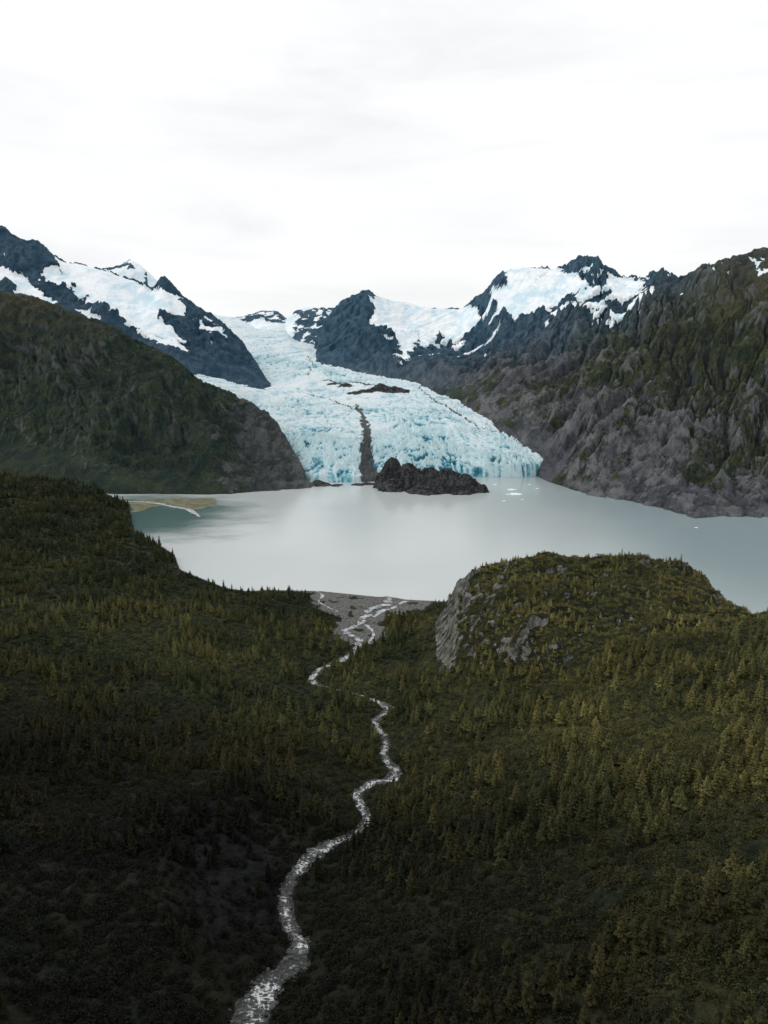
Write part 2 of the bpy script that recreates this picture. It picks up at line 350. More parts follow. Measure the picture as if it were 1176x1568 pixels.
# ================================================================== MOUNTAINS
def build_mountain(name,R,y0,y1,s0,s1,nc,nr,amp,wl,rot,stretch,mat,snowpolys=(),snowfn=None,vegfn=None,seed=1,bould=None,streaks=(),cfk=.65,gul=0):
    s=np.linspace(s0,s1,nc); yy=np.geomspace(y0,y1,nr); S,Y=np.meshgrid(s,yy); X=S*Y
    Z=R.h(X,Y); base=Z.copy()
    c,sn=math.cos(rot),math.sin(rot)
    xr=(X*c+Y*sn); yr=(-X*sn+Y*c)
    wx=fbm(X/wl*.5,Y/wl*.5,3,seed=seed+20)*wl*.5
    r=ridged((xr+wx)/wl,(yr+wx)/(wl*stretch),6,.55,seed=seed)
    r2=fbm(X/(wl*2.2),Y/(wl*2.2),3,seed=seed+3)
    fine=ridged((xr+wx*.4)/(wl*.22),(yr+wx*.4)/(wl*.22*stretch*.7),4,.6,seed=seed+7)
    zb=R.z[1]; zb=np.interp(S,SG,zb)
    k=.12+.88*sstep(0,110,base-zb)
    yc=np.interp(S,SG,R.Y[-2]); cf=1-cfk*np.exp(-((Y-yc)/260.0)**2)
    snow=np.zeros(X.shape)
    jx=fbm(X/60,Y/60,4,seed=seed+11)*40; jy=fbm(X/60,Y/60,4,seed=seed+12)*60
    for poly in snowpolys:
        pw=[R.cast(u,v,y0,y1) for u,v in poly]
        snow=np.maximum(snow,in_poly(X+jx,Y+jy,pw).astype(float))
    if snowfn is not None: snow=np.maximum(snow,snowfn(X,Y,Z,r))
    if streaks:
        val=fbm((xr+wx)/55,(yr+wx)/190,4,.6,seed=seed+15)
    for poly,th in streaks:
        pw=[R.cast(u,v,y0,y1) for u,v in poly]
        m=in_poly(X+jx*1.6,Y+jy*1.6,pw)
        snow=np.maximum(snow,m*sstep(th-.03,th+.03,val))
    soft=1-.75*np.clip(snow,0,1)
    dz=k*cf*soft*((r-.42)*amp+r2*amp*.35)+k*soft*(fine-.4)*amp*.2
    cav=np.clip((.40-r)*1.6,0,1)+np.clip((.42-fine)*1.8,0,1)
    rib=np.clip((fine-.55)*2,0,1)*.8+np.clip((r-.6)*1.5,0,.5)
    if gul:   # long erosion gullies running down the fall line
        gx=(xr+wx*1.1+fbm(X/50,Y/50,3,seed=seed+41)*16)/95; gy=(yr)/900
        g=np.abs(perlin(gx,gy+3.3)); g2=np.abs(perlin(gx*2.6+5,gy*2.2+8.8))
        gv=np.exp(-(g/.10)**2)+.6*np.exp(-(g2/.12)**2)
        gk=sstep(20,160,base-zb)*soft*cf
        dz=dz-gk*gv*gul; cav=cav+gv*.75*(gk>0); rib=rib+np.clip((g-.3)*1.2,0,.4)
    if bould is not None:
        bm=bould(X,Y,base); bl=billow((xr+wx*.3)/48,(yr+wx*.3)/60,4,.55,seed=seed+2)
        dz=dz+bm*(bl-.25)*48*(.3+.7*k); cav=cav*(1-bm*.5)+bm*np.clip((.20-bl)*8,0,1); rib=rib+bm*np.clip((bl-.25)*3,0,.8)
    Z=Z+dz
    veg=vegfn(X,Y,Z,r) if vegfn else np.zeros(X.shape)
    return grid_mesh(name,X,Y,Z,{'snow':snow,'veg':veg,'cav':cav,'rib':rib},mat)

# --- left foreground mountain
cr=[P(-400,400,3300),P(-150,435,3100),P(0,452,2900),P(60,463,2820),P(95,475,2760),P(140,490,2680),P(160,500,2640),P(200,524,2520),P(270,558,2370),P(300,580,2300),P(330,600,2230),P(380,620,2110),P(410,636,2030),P(430,660,1930),P(450,692,1850),P(466,722,1790),P(474,745,1730),Q(500,1760,-20),Q(700,1800,-60)]
L1=Relief([
 [(a,b-60,c-40) for a,b,c in [P(-600,690,z=50),P(-300,692,z=45),P(0,707,z=35),P(60,727,z=18),P(170,752,z=6),P(320,757,z=0),P(400,753,z=0),P(470,748,z=0),P(480,747,z=0),Q(500,1700,-20),Q(700,1700,-60)]],
 [P(-600,690,z=50),P(-300,692,z=45),P(0,707,z=35),P(60,727,z=18),P(170,752,z=6),P(320,757,z=0),P(400,753,z=0),P(470,748,z=0),P(480,747,z=0),Q(500,1710,-20),Q(700,1710,-60)],
 [P(-400,560,2350),P(0,585,2280),P(100,605,2120),P(170,630,1980),P(230,625,1960),P(300,655,1850),P(340,655,1850),P(380,690,1800),P(440,715,1770),P(470,737,1715),Q(500,1730,-20),Q(700,1730,-60)],
 cr,[(a,b+260,c-190) for a,b,c in cr]],4)
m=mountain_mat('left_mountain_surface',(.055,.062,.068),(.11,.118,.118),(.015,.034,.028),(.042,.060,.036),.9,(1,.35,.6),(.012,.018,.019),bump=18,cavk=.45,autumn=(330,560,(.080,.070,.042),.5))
def vegL1(X,Y,Z,r):
    s_=X/Y
    return 1.0-.72*sstep(-.30,-.17,s_)-.12*sstep(.5,.8,r)
build_mountain('left_mountain',L1,1450,3600,-.95,-.06,800,600,105,230,.9,1.8,m,vegfn=vegL1,seed=1,bould=lambda X,Y,Z:sstep(-.28,-.18,X/Y)*.6,gul=14)

# --- left snowy ridge
c2=[P(-400,250,3900),P(-150,300,3700),P(-50,332,3700),P(0,348,3700),P(30,368,3700),P(60,378,3700),P(78,392,3700),P(95,402,3700),P(130,409,3700),P(165,419,3700),P(200,431,3700),P(234,447,3600),P(241,438,3600),P(248,425,3600),P(262,437,3600),P(280,452,3550),P(300,466,3500),P(320,478,3450),P(345,500,3300),P(370,530,3200),P(395,562,3000),P(414,590,2850),Q(436,3100,200),Q(600,3100,100)]
b2=[P(-400,440,3300),P(0,470,3120),P(100,487,3000),P(150,507,2900),P(200,532,2800),P(280,566,2700),P(350,584,2700),P(410,596,2700),Q(436,2750,150),Q(600,2750,50)]
L2=Relief([[(a,b-120,c-90) for a,b,c in b2],b2,
 [P(-300,380,3450),P(0,418,3400),P(75,430,3350),P(150,452,3300),P(215,486,3200),P(255,480,3200),P(300,522,3080),P(350,540,3000),P(400,575,2850),Q(436,2900,180),Q(600,2900,80)],
 c2,[(a,b+500,c-330) for a,b,c in c2]],3)
m2=mountain_mat('snowy_ridge_surface',(.028,.072,.118),(.065,.125,.18),(.022,.055,.070),(.04,.075,.082),.7,(1,.4,.6),(.012,.036,.062))  # rock and plant colours tinted blue to carry distance haze
sp2=[[(82,394),(130,403),(165,413),(215,432),(240,449),(275,458),(290,480),(252,476),(244,490),(276,514),(270,524),(215,504),(180,486),(145,464),(104,440)],
 [(62,418),(85,411),(110,437),(90,438),(68,430)],[(-20,399),(0,408),(40,429),(86,462),(78,472),(30,449),(-20,427)],[(110,473),(137,477),(158,496),(150,504)],
 [(294,485),(335,502),(350,516),(322,508)],[(206,500),(250,516),(290,534),(280,540),(240,524)]]
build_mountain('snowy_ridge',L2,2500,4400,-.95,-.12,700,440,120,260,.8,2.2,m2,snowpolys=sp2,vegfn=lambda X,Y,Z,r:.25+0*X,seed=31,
  streaks=[([(235,455),(300,470),(350,515),(330,540),(250,520)],.30),([(0,370),(95,400),(140,470),(60,462),(0,420)],.34)])

# --- far ice field range
cf=[P(-300,430,5600),P(60,425,5600),P(120,409,5600),P(160,411,5600),P(185,405,5600),P(200,399,5600),P(215,406,5600),P(235,424,5600),P(243,433,5600),P(262,446,5600),P(300,470,5600),P(320,479,5600),P(345,487,5600),P(368,488,5600),P(385,482,5600),P(400,478,5600),P(425,477,5600),P(438,488,5600),P(455,474,5600),P(480,471,5600),P(500,472,5600),P(530,468,5600),P(560,472,5600),P(700,490,5600),P(1100,490,5600)]
FR=Relief([[Q(-300,4300,100),Q(1200,4300,100)],[Q(-300,4600,350),Q(300,4700,420),P(340,497,4900),P(385,512,4700),P(430,518,4600),P(450,512,4600),P(475,532,4400),P(505,530,4400),Q(800,4700,300)],
 [Q(-300,5100,520),P(120,440,5100),P(300,485,5150),P(370,495,5150),P(400,490,5150),P(440,498,5150),P(460,488,5050),P(500,486,5050),P(600,490,5000),Q(800,5100,400)],cf,[(a,b+900,c-400) for a,b,c in cf]],2)
m3=mountain_mat('far_range_surface',(.05,.11,.165),(.08,.15,.21),(.04,.08,.11),(.05,.09,.12),.3,(1,.5,.6),(.035,.085,.135))  # far range colours shifted to blue as painted haze
def fr_mask(X,Y):
    a=np.ones(X.shape); s_=X/Y
    for u0,u1,y0,y1 in [(366,388,5150,5750),(390,436,5150,5750),(450,510,4300,5350),(520,600,4900,5700)]:
        sa=pixel_ray(u0,480)[0]; sb_=pixel_ray(u1,480)[0]
        j=fbm(X/90,Y/90,3,seed=u0)*.010; jy=fbm(X/90,Y/90,3,seed=u1)*220
        a=np.where((s_+j>sa)&(s_+j<sb_)&(Y+jy>y0)&(Y+jy<y1),0,a)
    pat=fbm(X/60,Y/140,4,.6,seed=91)
    return np.maximum(a,(pat>.13).astype(float))
def snowF(X,Y,Z,r):
    a=fr_mask(X,Y); s_=X/Y
    return np.where((s_<-.33)&(fbm(X/120,Y/120,4,seed=77)>.12),0,a)
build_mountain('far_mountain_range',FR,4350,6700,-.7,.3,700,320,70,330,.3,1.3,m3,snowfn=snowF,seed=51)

# --- right mountain with central peak
b3=[Q(300,3400,100),Q(470,3400,200),P(480,556,3350),P(550,572,3150),P(620,582,3000),P(700,602,2600),P(760,640,2250),P(820,692,1980),P(840,738,z=0),P(900,757,z=0),P(1000,776,z=0),P(1040,788,z=0),P(1070,795,z=0),P(1110,792,z=0),P(1176,793,z=0),P(1300,800,z=0),P(1600,810,z=0)]
c3=[Q(300,4000,150),Q(470,4000,280),P(482,532,3900),P(490,510,4000),P(500,488,4100),P(520,465,4200),P(545,449,4250),P(558,441,4250),P(566,443,4250),P(575,452,4300),P(600,460,4400),P(625,465,4500),P(660,473,4600),P(700,475,4500),P(720,470,4300),P(740,455,4200),P(755,430,4100),P(770,415,4100),P(800,411,4100),P(840,416,4100),P(868,413,4050),P(890,404,4000),P(900,402,4000),P(915,405,3950),P(940,418,3900),P(960,430,3800),P(990,430,3600),P(1010,426,3500),P(1030,430,3350),P(1042,434,3200),P(1060,428,3050),P(1100,407,2900),P(1130,397,2850),P(1176,391,2800),P(1250,385,2800),P(1400,395,2800),P(1700,400,2800)]
RM=Relief([[(a,b-70,c-50) for a,b,c in b3],b3,
 [Q(300,3600,100),Q(470,3600,220),P(485,540,3600),P(550,525,3500),P(620,548,3250),P(700,562,3000),P(760,572,2700),P(830,605,2350),P(900,620,2100),P(960,600,2050),P(1030,625,1900),P(1080,650,1750),P(1176,650,1750),P(1400,640,1700),P(1700,640,1700)],
 [Q(300,3850,120),Q(470,3850,250),P(495,512,3850),P(550,475,3950),P(620,505,3950),P(700,520,3700),P(740,505,3650),P(770,470,3600),P(800,490,3300),P(850,510,3000),P(920,520,2700),P(1000,525,2450),P(1080,500,2350),P(1200,500,2250),P(1400,490,2200),P(1700,490,2200)],
 c3,[(a,b+600,c-350) for a,b,c in c3]],3)
m4=mountain_mat('right_mountain_surface',(.105,.112,.128),(.175,.180,.188),(.030,.046,.027),(.080,.090,.046),-.55,(1,.25,.6),(.028,.033,.040),haze_blue=(2350,3500),cavk=.6,autumn=(350,680,(.115,.105,.062),.7))
sp4=[[(563,450),(600,457),(640,465),(700,471),(730,472),(737,484),(715,507),(693,522),(672,507),(652,530),(641,512),(626,548),(614,560),(612,522),(590,512),(568,494),(572,470)],
 [(766,408),(800,405),(850,412),(870,420),(895,425),(902,435),(872,452),(850,470),(820,478),(783,494),(774,482),(742,503),(722,518),(765,470),(752,456),(776,440)],
 [(930,426),(962,426),(985,434),(975,445),(940,448)],[(890,440),(915,436),(905,450),(880,458)],[(972,448),(1004,446),(1002,460),(978,462)],[(930,470),(962,476),(950,485),(935,481)],
 [(1012,426),(1028,428),(1022,440)],[(1070,422),(1095,418),(1090,431)],[(1105,410),(1130,406),(1128,415)],[(1145,400),(1170,397),(1165,408)],[(900,460),(918,460),(912,471)],[(1150,413),(1176,410),(1172,421)],
 [(845,478),(870,468),(890,460),(880,472),(855,488)]]
def vegR(X,Y,Z,r):
    s=X/Y
    v=.50+.32*sstep(.20,.40,s)*sstep(150,330,Z)+.34*sstep(.40,.50,s)*sstep(25,120,Z)+.55*fbm(X/200,Y/200,3,seed=44)-.2*np.clip(r-.5,0,1)
    return v-.3*(1-sstep(30,180,Z))*sstep(2600,2200,Y)*0.6-.35*sstep(2700,3300,Y)
build_mountain('right_mountain',RM,1230,5200,-.15,.95,1050,800,135,290,-.62,2.8,m4,snowpolys=sp4,vegfn=vegR,seed=71,gul=20,
  bould=lambda X,Y,Z:sstep(.22,.30,X/Y)*(1-sstep(150,330,Z))+.3*sstep(.1,.2,X/Y)*(1-sstep(250,400,Z)),
  streaks=[([(850,440),(960,425),(1050,432),(1030,462),(940,490),(830,498)],.18),([(680,475),(780,430),(790,500),(740,540),(680,545)],.20),([(560,455),(700,470),(690,540),(620,570),(590,530)],.22),([(1040,432),(1176,395),(1176,425),(1060,450)],.34)])

# ================================================================== GLACIER
G1=[Q(100,2900,240),Q(200,2750,230),Q(300,2400,200),Q(400,2080,100),P(440,712,z=24),P(455,722,z=22),P(480,726,z=20),P(540,727,z=20),P(580,724,z=22),P(620,716,z=28),P(700,712,z=32),P(760,711,z=34),P(800,711,z=34),P(835,709,z=34),Q(900,2000,20),Q(1000,2400,30)]
GL=Relief([[(a,b-9,-12 if c<60 else c-60) for a,b,c in G1],G1,
 [Q(100,3100,280),Q(200,2900,260),P(300,588,2450),P(400,640,2200),P(450,662,2080),P(500,664,2080),P(560,676,2040),P(620,668,2060),P(700,674,2060),P(760,682,2020),P(820,690,2000),Q(900,2200,60),Q(1000,2600,60)],
 [Q(100,3300,310),Q(200,3200,300),P(300,574,2650),P(400,598,2700),P(450,605,2620),P(550,612,2600),P(620,606,2650),P(700,622,2450),P(760,647,2270),Q(850,2500,130),Q(1000,2900,100)],
 [Q(100,3700,340),Q(300,3300,330),P(420,572,3100),P(480,566,3150),P(560,580,3000),P(640,583,3000),Q(760,2950,200),Q(1000,3200,120)],
 [Q(100,4500,380),P(350,502,4400),P(400,522,3900),P(460,530,3900),Q(560,3700,330),Q(700,3500,220)],
 [P(100,480,5300),P(330,486,5200),P(365,493,5000),P(400,503,4900),P(435,503,4800),P(452,522,4550),P(500,532,4500),Q(700,5000,300)]],4)
s=np.linspace(-.42,.28,1100); yy=np.concatenate([np.linspace(1740,2150,420),np.geomspace(2151,5400,520)])
S,Y=np.meshgrid(s,yy); X=S*Y
Z=GL.h(X,Y)
def gp(pts): return resample([(*GL.cast(u,v,1700,5300),w) for u,v,w in pts],30)
fl=[gp([(545,618,6),(556,640,14),(562,665,22),(560,690,26),(564,715,36),(572,738,48)]),
    gp([(455,603,4),(490,608,5),(520,618,6),(545,628,7)]),
    gp([(640,592,4),(665,612,5),(700,632,7),(735,655,6),(780,664,5),(815,690,12)]),
    gp([(500,582,12),(540,586,12),(575,590,16)]),gp([(470,575,4),(480,560,4),(470,545,4)])]
mor=np.zeros(X.shape); valleyd=np.zeros(X.shape)
for i,f in enumerate(fl):
    d,ix=polydist(X+fbm(X/30,Y/30,3,seed=i)*18,Y+fbm(X/30,Y/30,3,seed=i+5)*14,f); w=np.interp(ix,np.arange(len(f)),f[:,2])
    mor=np.maximum(mor,1-sstep(.35,1.0,d/w))
    if i==0: valleyd=np.exp(-(d/55)**2)*sstep(2400,1900,Y)
edge=1-sstep(0,1,(Y-1700)/1100)
cx=X+fbm(X/160,Y/160,3,seed=3)*90; cy=Y+fbm(X/160,Y/160,3,seed=4)*90+((X-80)**2)/900
cre=ridged(cx/95,cy/20,4,.6,seed=2); cre2=ridged(X/22,Y/18,3,.6,seed=6); lon=ridged(cx/26,cy/190,4,.55,seed=8)
band=fbm(cx/260,cy/60,4,.6,seed=23)
zone=.55+.9*sstep(-.25,.35,fbm(X/230,Y/230,2,seed=17))
act=(.22+.95*edge+.5*np.exp(-((Y-3300)/350)**2))*zone
front=sstep(8,24,Z)
Z=Z+front*act*((cre-.5)*14+(cre2-.5)*10+(lon-.5)*14)+fbm(X/200,Y/200,3)*7*front-valleyd*10+band*6*front
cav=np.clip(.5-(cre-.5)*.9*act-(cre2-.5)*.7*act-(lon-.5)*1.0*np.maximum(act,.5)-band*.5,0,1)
gm=N('glacier_ice')
fine=gm.noise(.06,6,.75,stretch=(.15,(1,3,1))); f2=gm.noise(.012,5,.6,stretch=(0,(1.6,.5,1)))
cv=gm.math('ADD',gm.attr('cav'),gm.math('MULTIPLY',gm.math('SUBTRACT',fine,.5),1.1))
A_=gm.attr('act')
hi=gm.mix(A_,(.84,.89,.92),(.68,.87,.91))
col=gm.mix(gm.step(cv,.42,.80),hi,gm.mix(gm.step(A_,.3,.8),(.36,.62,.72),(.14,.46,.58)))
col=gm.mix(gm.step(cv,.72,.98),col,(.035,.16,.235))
col=gm.mix(gm.math('MULTIPLY',gm.step(f2,.52,.66),.35),col,(.36,.57,.63))
ms=gm.math('ADD',gm.attr('moraine'),gm.math('MULTIPLY',gm.math('SUBTRACT',gm.noise(.08,5,.7),.5),.9))
col=gm.mix(gm.step(ms,.42,.7),col,gm.mix(gm.noise(.3,4),(.03,.035,.04),(.15,.16,.16)))
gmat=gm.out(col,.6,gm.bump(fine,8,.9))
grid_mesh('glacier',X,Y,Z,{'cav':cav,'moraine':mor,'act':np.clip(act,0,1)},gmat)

# ================================================================== ROCK ISLETS
rk=N('dark_slate_rock')
a=rk.noise(.05,6,.7); b=rk.noise(.2,5,.75,stretch=(.5,(1,.4,1)))
c=rk.mix(rk.step(a,.38,.62),(.022,.026,.029),(.10,.105,.108)); c=rk.mix(rk.step(b,.52,.38),c,(.008,.009,.011)); c=rk.mix(rk.step(rk.noise(.12,5,.8),.58,.68),c,(.24,.24,.235))
RK=rk.out(c,.85,rk.bump(rk.math('ADD',a,b),9,1))
def outcrop(name,spine,zbase,res=1.6,amp=16,pad=60,zfn=None):
    sp_=np.array(spine,float)
    x=np.arange(sp_[:,0].min()-pad,sp_[:,0].max()+pad,res); y=np.arange(sp_[:,1].min()-pad,sp_[:,1].max()+pad,res)
    X,Y=np.meshgrid(x,y); Z=np.full(X.shape,-1.0)
    for px,py,h,w in spine:
        d=np.hypot(X-px+fbm(X/25,Y/25,3)*14,(Y-py+fbm(X/25,Y/25,3,seed=4)*14)*1.0)/w
        Z=np.maximum(Z,h*(1-d**1.6))
    zz=np.where(Z>-.99,Z,-6)
    zz=zz+sstep(-2,12,zz)*((ridged(X/60,Y/24,5,.5,seed=3)-.5)*amp+(ridged(X/9,Y/9,3,.6,seed=5)-.5)*amp*.25)
    zb=zbase if zfn is None else zfn(X,Y)
    return grid_mesh(name,X,Y,zb+zz-1,None,RK)
def at(u,v,Y,): s,T=pixel_ray(u,v); return s*Y,Y,CAMZ+T*Y
def sp_list(l):
    o=[]
    for u,v,Y,w in l:
        x,y,z=at(u,v,Y); o.append((x,y,max(z,4),w))
    return o
outcrop('rock_islet',sp_list([(600,700,1700,42),(625,708,1690,50),(655,714,1680,55),(685,716,1665,55),(712,727,1650,48),(730,738,1645,32),(600,732,1665,40),(655,738,1640,55),(700,742,1635,45)]),0,amp=11)
outcrop('rocky_shore',sp_list([(468,738,1725,28),(490,736,1730,28),(515,741,1725,22),(548,741,1735,24),(566,738,1745,20),(455,742,1700,25)]),0,amp=8)
outcrop('rock_nunatak',[(*at(u,590,Y)[:2],h,w) for u,Y,h,w in [(545,2690,10,36),(560,2720,14,40),(582,2760,26,48),(602,2740,18,44),(615,2740,9,36),(530,2820,10,40),(512,2850,6,34)]],0,res=2.5,amp=12,zfn=lambda X,Y:GL.h(X,Y)-1)

def flat(name,uv,z,mat):
    pts=[]
    for u,v in uv:
        s,T=pixel_ray(u,v); Y=-CAMZ/T; pts.append((s*Y,Y,0))
    r=resample(pts+[pts[0]],8)[:-1]
    jx=perlin(r[:,0]/14,r[:,1]/14)*6; r[:,0]+=jx; r[:,1]+=perlin(r[:,0]/17+9,r[:,1]/17)*8
    me=bpy.data.meshes.new(name); me.from_pydata([(p[0],p[1],z) for p in r],[],[list(range(len(r)))]); me.materials.append(mat)
    ob=bpy.data.objects.new(name,me); sc.collection.objects.link(ob)
sb=N('sandbar_grass'); nn=sb.noise(.05,5,.7)
SB=sb.out(sb.mix(sb.step(nn,.4,.6),(.10,.11,.045),(.18,.175,.14)),.95)
flat('sandbar',[(196,769),(230,765),(280,763),(325,763),(332,770),(318,777),(290,782),(262,775),(235,777),(215,783),(202,785),(203,778)],.35,SB)
si=N('silty_meltwater'); SI=si.out(si.mix(si.step(si.noise(.05,4,.7),.40,.65),(.28,.32,.32),(.60,.62,.62)),.3)
def stream(name,uvw):
    pts=[]
    for u,v,w in uvw:
        s,T=pixel_ray(u,v); Y=-CAMZ/T; pts.append((s*Y,Y,w))
    R=resample(pts,6); ribbon(name,R,np.full(len(R),.8),SI,4)
stream('inlet_stream',[(172,759,6),(182,764,10),(192,768,7),(215,769,9),(240,771,10),(262,776,10),(285,780,13),(298,786,10),(306,792,4)])
ic=N('iceberg_ice'); IC=ic.out(ic.mix(ic.noise(.2,4),(.62,.80,.84),(.85,.9,.92)),.5)
vs=[];fs=[]
for u,v,r in [(783,750,8),(790,757,11),(778,757,4),(772,767,3),(758,742,4),(810,742,3),(1066,808,2.5),(800,765,2),(822,748,3)]:
    s_,T=pixel_ray(u,v); Y=-CAMZ/T; X0=s_*Y; o=len(vs); k=9
    for lv,(rr,zz) in enumerate([(1,-1),(1,.1),(.55,.22),(.15,.3)]):
        for j in range(k):
            a_=j/k*6.283; q=r*rr*(.7+.6*rng.random()); vs.append((X0+q*math.cos(a_)*1.4,Y+q*math.sin(a_),zz*r*(.7+.6*rng.random())))
    for lv in range(3):
        for j in range(k): fs.append((o+lv*k+j,o+lv*k+(j+1)%k,o+(lv+1)*k+(j+1)%k,o+(lv+1)*k+j))
    fs.append(tuple(o+3*k+j for j in range(k)))
me=bpy.data.meshes.new('icebergs'); me.from_pydata(vs,[],fs); me.materials.append(IC)
sc.collection.objects.link(bpy.data.objects.new('icebergs',me))

# ================================================================== VEGETATION
lf=N('foliage')
tint=lf.attr('tint',True); lum=lf.attr('lum',True)
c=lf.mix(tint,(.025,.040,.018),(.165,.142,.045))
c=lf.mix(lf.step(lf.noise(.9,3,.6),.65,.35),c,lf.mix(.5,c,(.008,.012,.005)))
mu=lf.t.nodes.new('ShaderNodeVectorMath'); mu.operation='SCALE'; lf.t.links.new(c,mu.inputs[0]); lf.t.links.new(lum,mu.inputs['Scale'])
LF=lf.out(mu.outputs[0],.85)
bk=N('bark'); BK=bk.out((.05,.042,.035),.9)
src=bpy.data.collections.new('forest_plants')
def add_src(name,v,f,mi):
    me=bpy.data.meshes.new(name); me.from_pydata(v,[],f); me.materials.append(LF); me.materials.append(BK)
    me.polygons.foreach_set('material_index',mi); ob=bpy.data.objects.new(name,me); src.objects.link(ob)
def conifer(name,H,Rm,seed,gap=.1):
    r=np.random.default_rng(seed); v=[];f=[];mi=[]
    k=6
    for lv,(z,rad) in enumerate([(-.6,.16),(H*.5,.09),(H*.98,.02)]):
        for j in range(k): v.append((rad*math.cos(j*6.283/k),rad*math.sin(j*6.283/k),z))
    for lv in range(2):
        for j in range(k): f.append((lv*k+j,lv*k+(j+1)%k,(lv+1)*k+(j+1)%k,(lv+1)*k+j)); mi.append(1)
    n=17
    for i in range(n):
        t=(i+.4)/n; z=H*(.08+.9*t); R=Rm*(1-t)**.55*(.6+.8*r.random())+.15
        nb=7 if t<.7 else 5
        a0=r.random()*6.28
        for b in range(nb):
            if r.random()<gap: continue
            a=a0+b*6.283/nb+r.normal()*.25; L=R*(.6+.65*r.random()); w=L*.28+.08
            dx,dy=math.cos(a),math.sin(a); px,py=-dy,dx; dr_=L*.35
            o=len(v)
            v+= [(0,0,z+.1),(dx*L*.6+px*w,dy*L*.6+py*w,z-dr_*.5-r.random()*.2),(dx*L,dy*L,z-dr_*.7),(dx*L*.6-px*w,dy*L*.6-py*w,z-dr_*.5-r.random()*.2)]
            f.append((o,o+1,o+2,o+3)); mi.append(0)
            o=len(v)
            v+= [(dx*L*.15,dy*L*.15,z+.25),(dx*L*.65,dy*L*.65,z-dr_*.2),(dx*L*1.05,dy*L*1.05,z-dr_*.8),(dx*L*.5,dy*L*.5,z-dr_*.9-.15)]
            f.append((o,o+1,o+2,o+3)); mi.append(0)
    add_src(name,v,f,mi)
def shrub(name,R,H,n,seed,size=.26):
    r=np.random.default_rng(seed); v=[];f=[];mi=[]
    lobes=[(r.normal()*.4*R,r.normal()*.4*R,R*(.45+.35*r.random()),H*(.6+.5*r.random())) for _ in range(5)]
    for i in range(n):
        lx,ly,lr,lh=lobes[i%5]
        a=r.random()*6.283; ct=r.random()**.7; st=math.sqrt(1-ct*ct); q=.65+.4*r.random()
        c=np.array([lx+lr*st*math.cos(a)*q,ly+lr*st*math.sin(a)*q,lh*ct*q])
        nrm=np.array([st*math.cos(a),st*math.sin(a),ct+.3])+r.normal(size=3)*.5; nrm/=np.linalg.norm(nrm)
        t1=np.cross(nrm,r.normal(size=3)); t1/=np.linalg.norm(t1); t2=np.cross(nrm,t1); s_=size*(.6+.8*r.random())
        o=len(v)
        for aa,bb in ((1,0),(0,.7),(-1,0),(0,-.7)): v.append(tuple(c+t1*s_*aa+t2*s_*bb))
        f.append((o,o+1,o+2,o+3)); mi.append(0)
    for j in range(4):
        lx,ly,lr,lh=lobes[j]; o=len(v)
        v+=[(-.05,0,-.3),(.05,0,-.3),(lx*.8,ly*.8,lh*.8)]; f.append((o,o+1,o+2)); mi.append(1)
    add_src(name,v,f,mi)
conifer('a_conifer',9,1.8,1); conifer('b_conifer',7,1.8,2,.2); conifer('c_conifer',11,1.7,3,.18)
shrub('d_shrub',2.0,1.9,150,4); shrub('e_shrub',2.4,2.4,170,5,.3); shrub('f_shrub',1.5,3.0,130,6)

def scatter(n,rho,ymin,ymax,smax):
    yg=np.linspace(ymin,ymax,4000); pdf=rho(yg)*yg; cdf=np.cumsum(pdf); cdf/=cdf[-1]
    y=np.interp(rng.random(n),cdf,yg); s=(rng.random(n)*2-1)*smax
    return s*y,y
def place(n,rho,kinds,sc0,conif):
    x,y=scatter(n,rho,85,1750,.74)
    z,d,w,k=valley(x,y)
    z0,_d,_w,_k=valley(x+1.5,y); z1,_d,_w,_k=valley(x,y+1.5)
    sl=np.hypot((z0-z)/1.5,(z1-z)/1.5); S=x/y
    keep=(z>1.6)&(d>w*.6+.8)&(~in_poly(x,y,delta))
    keep&=~((sl>.82)&(rng.random(n)<.93))
    keep&=~((S>.07)&(S<.14)&(y>480)&(y<730)&(sl>.55))
    cl=fbm(x/55,y/55,3,seed=13)+.35*fbm(x/14,y/14,2,seed=14)
    if conif:
        bias=np.where((S<0)&(y<230),-.3,0)
        keep&=(cl+bias)>rng.random(n)*.5-.2
        keep&=d>w*.6+3.5
    gul=np.exp(-(((S+.26)/.13)**2+((y-235)/75.0)**2))
    keep&=rng.random(n)>gul*.85
    x,y,z,S,cl,gul=[q[keep] for q in (x,y,z,S,cl,gul)]; m=len(x)
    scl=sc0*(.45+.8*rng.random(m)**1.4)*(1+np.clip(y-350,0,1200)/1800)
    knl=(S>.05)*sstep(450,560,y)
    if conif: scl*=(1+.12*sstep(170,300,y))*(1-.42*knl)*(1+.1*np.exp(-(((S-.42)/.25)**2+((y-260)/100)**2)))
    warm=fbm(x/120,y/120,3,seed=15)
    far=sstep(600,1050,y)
    t=np.clip(.19+.5*warm+.24*sstep(.05,.35,S)*sstep(110,220,y)+.15*rng.normal(size=m)+(.16 if conif else 0)-.2*far+.12*knl,0,1)
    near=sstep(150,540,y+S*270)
    lum=(.15+1.0*near)*(.6+.7*rng.random(m))*(1.2 if conif else .95)*(1-.28*far)*(1-.8*gul)  # near-left and gully shade put into foliage brightness, plus random tone
    lum*=1+.5*fbm(x/70,y/50,3,seed=29)
    lum*=(1+.3*np.exp(-(((S-.42)/.2)**2+((y-290)/110)**2))*(1 if conif else .4))*(1+.3*knl)
    kd=rng.choice(kinds,m)
    return np.stack([x,y,z-.15],1),scl,t,lum,kd
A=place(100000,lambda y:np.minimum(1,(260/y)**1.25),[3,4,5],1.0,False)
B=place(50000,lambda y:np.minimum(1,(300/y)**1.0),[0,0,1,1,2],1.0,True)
co=np.concatenate([A[0],B[0]]).astype(np.float32)
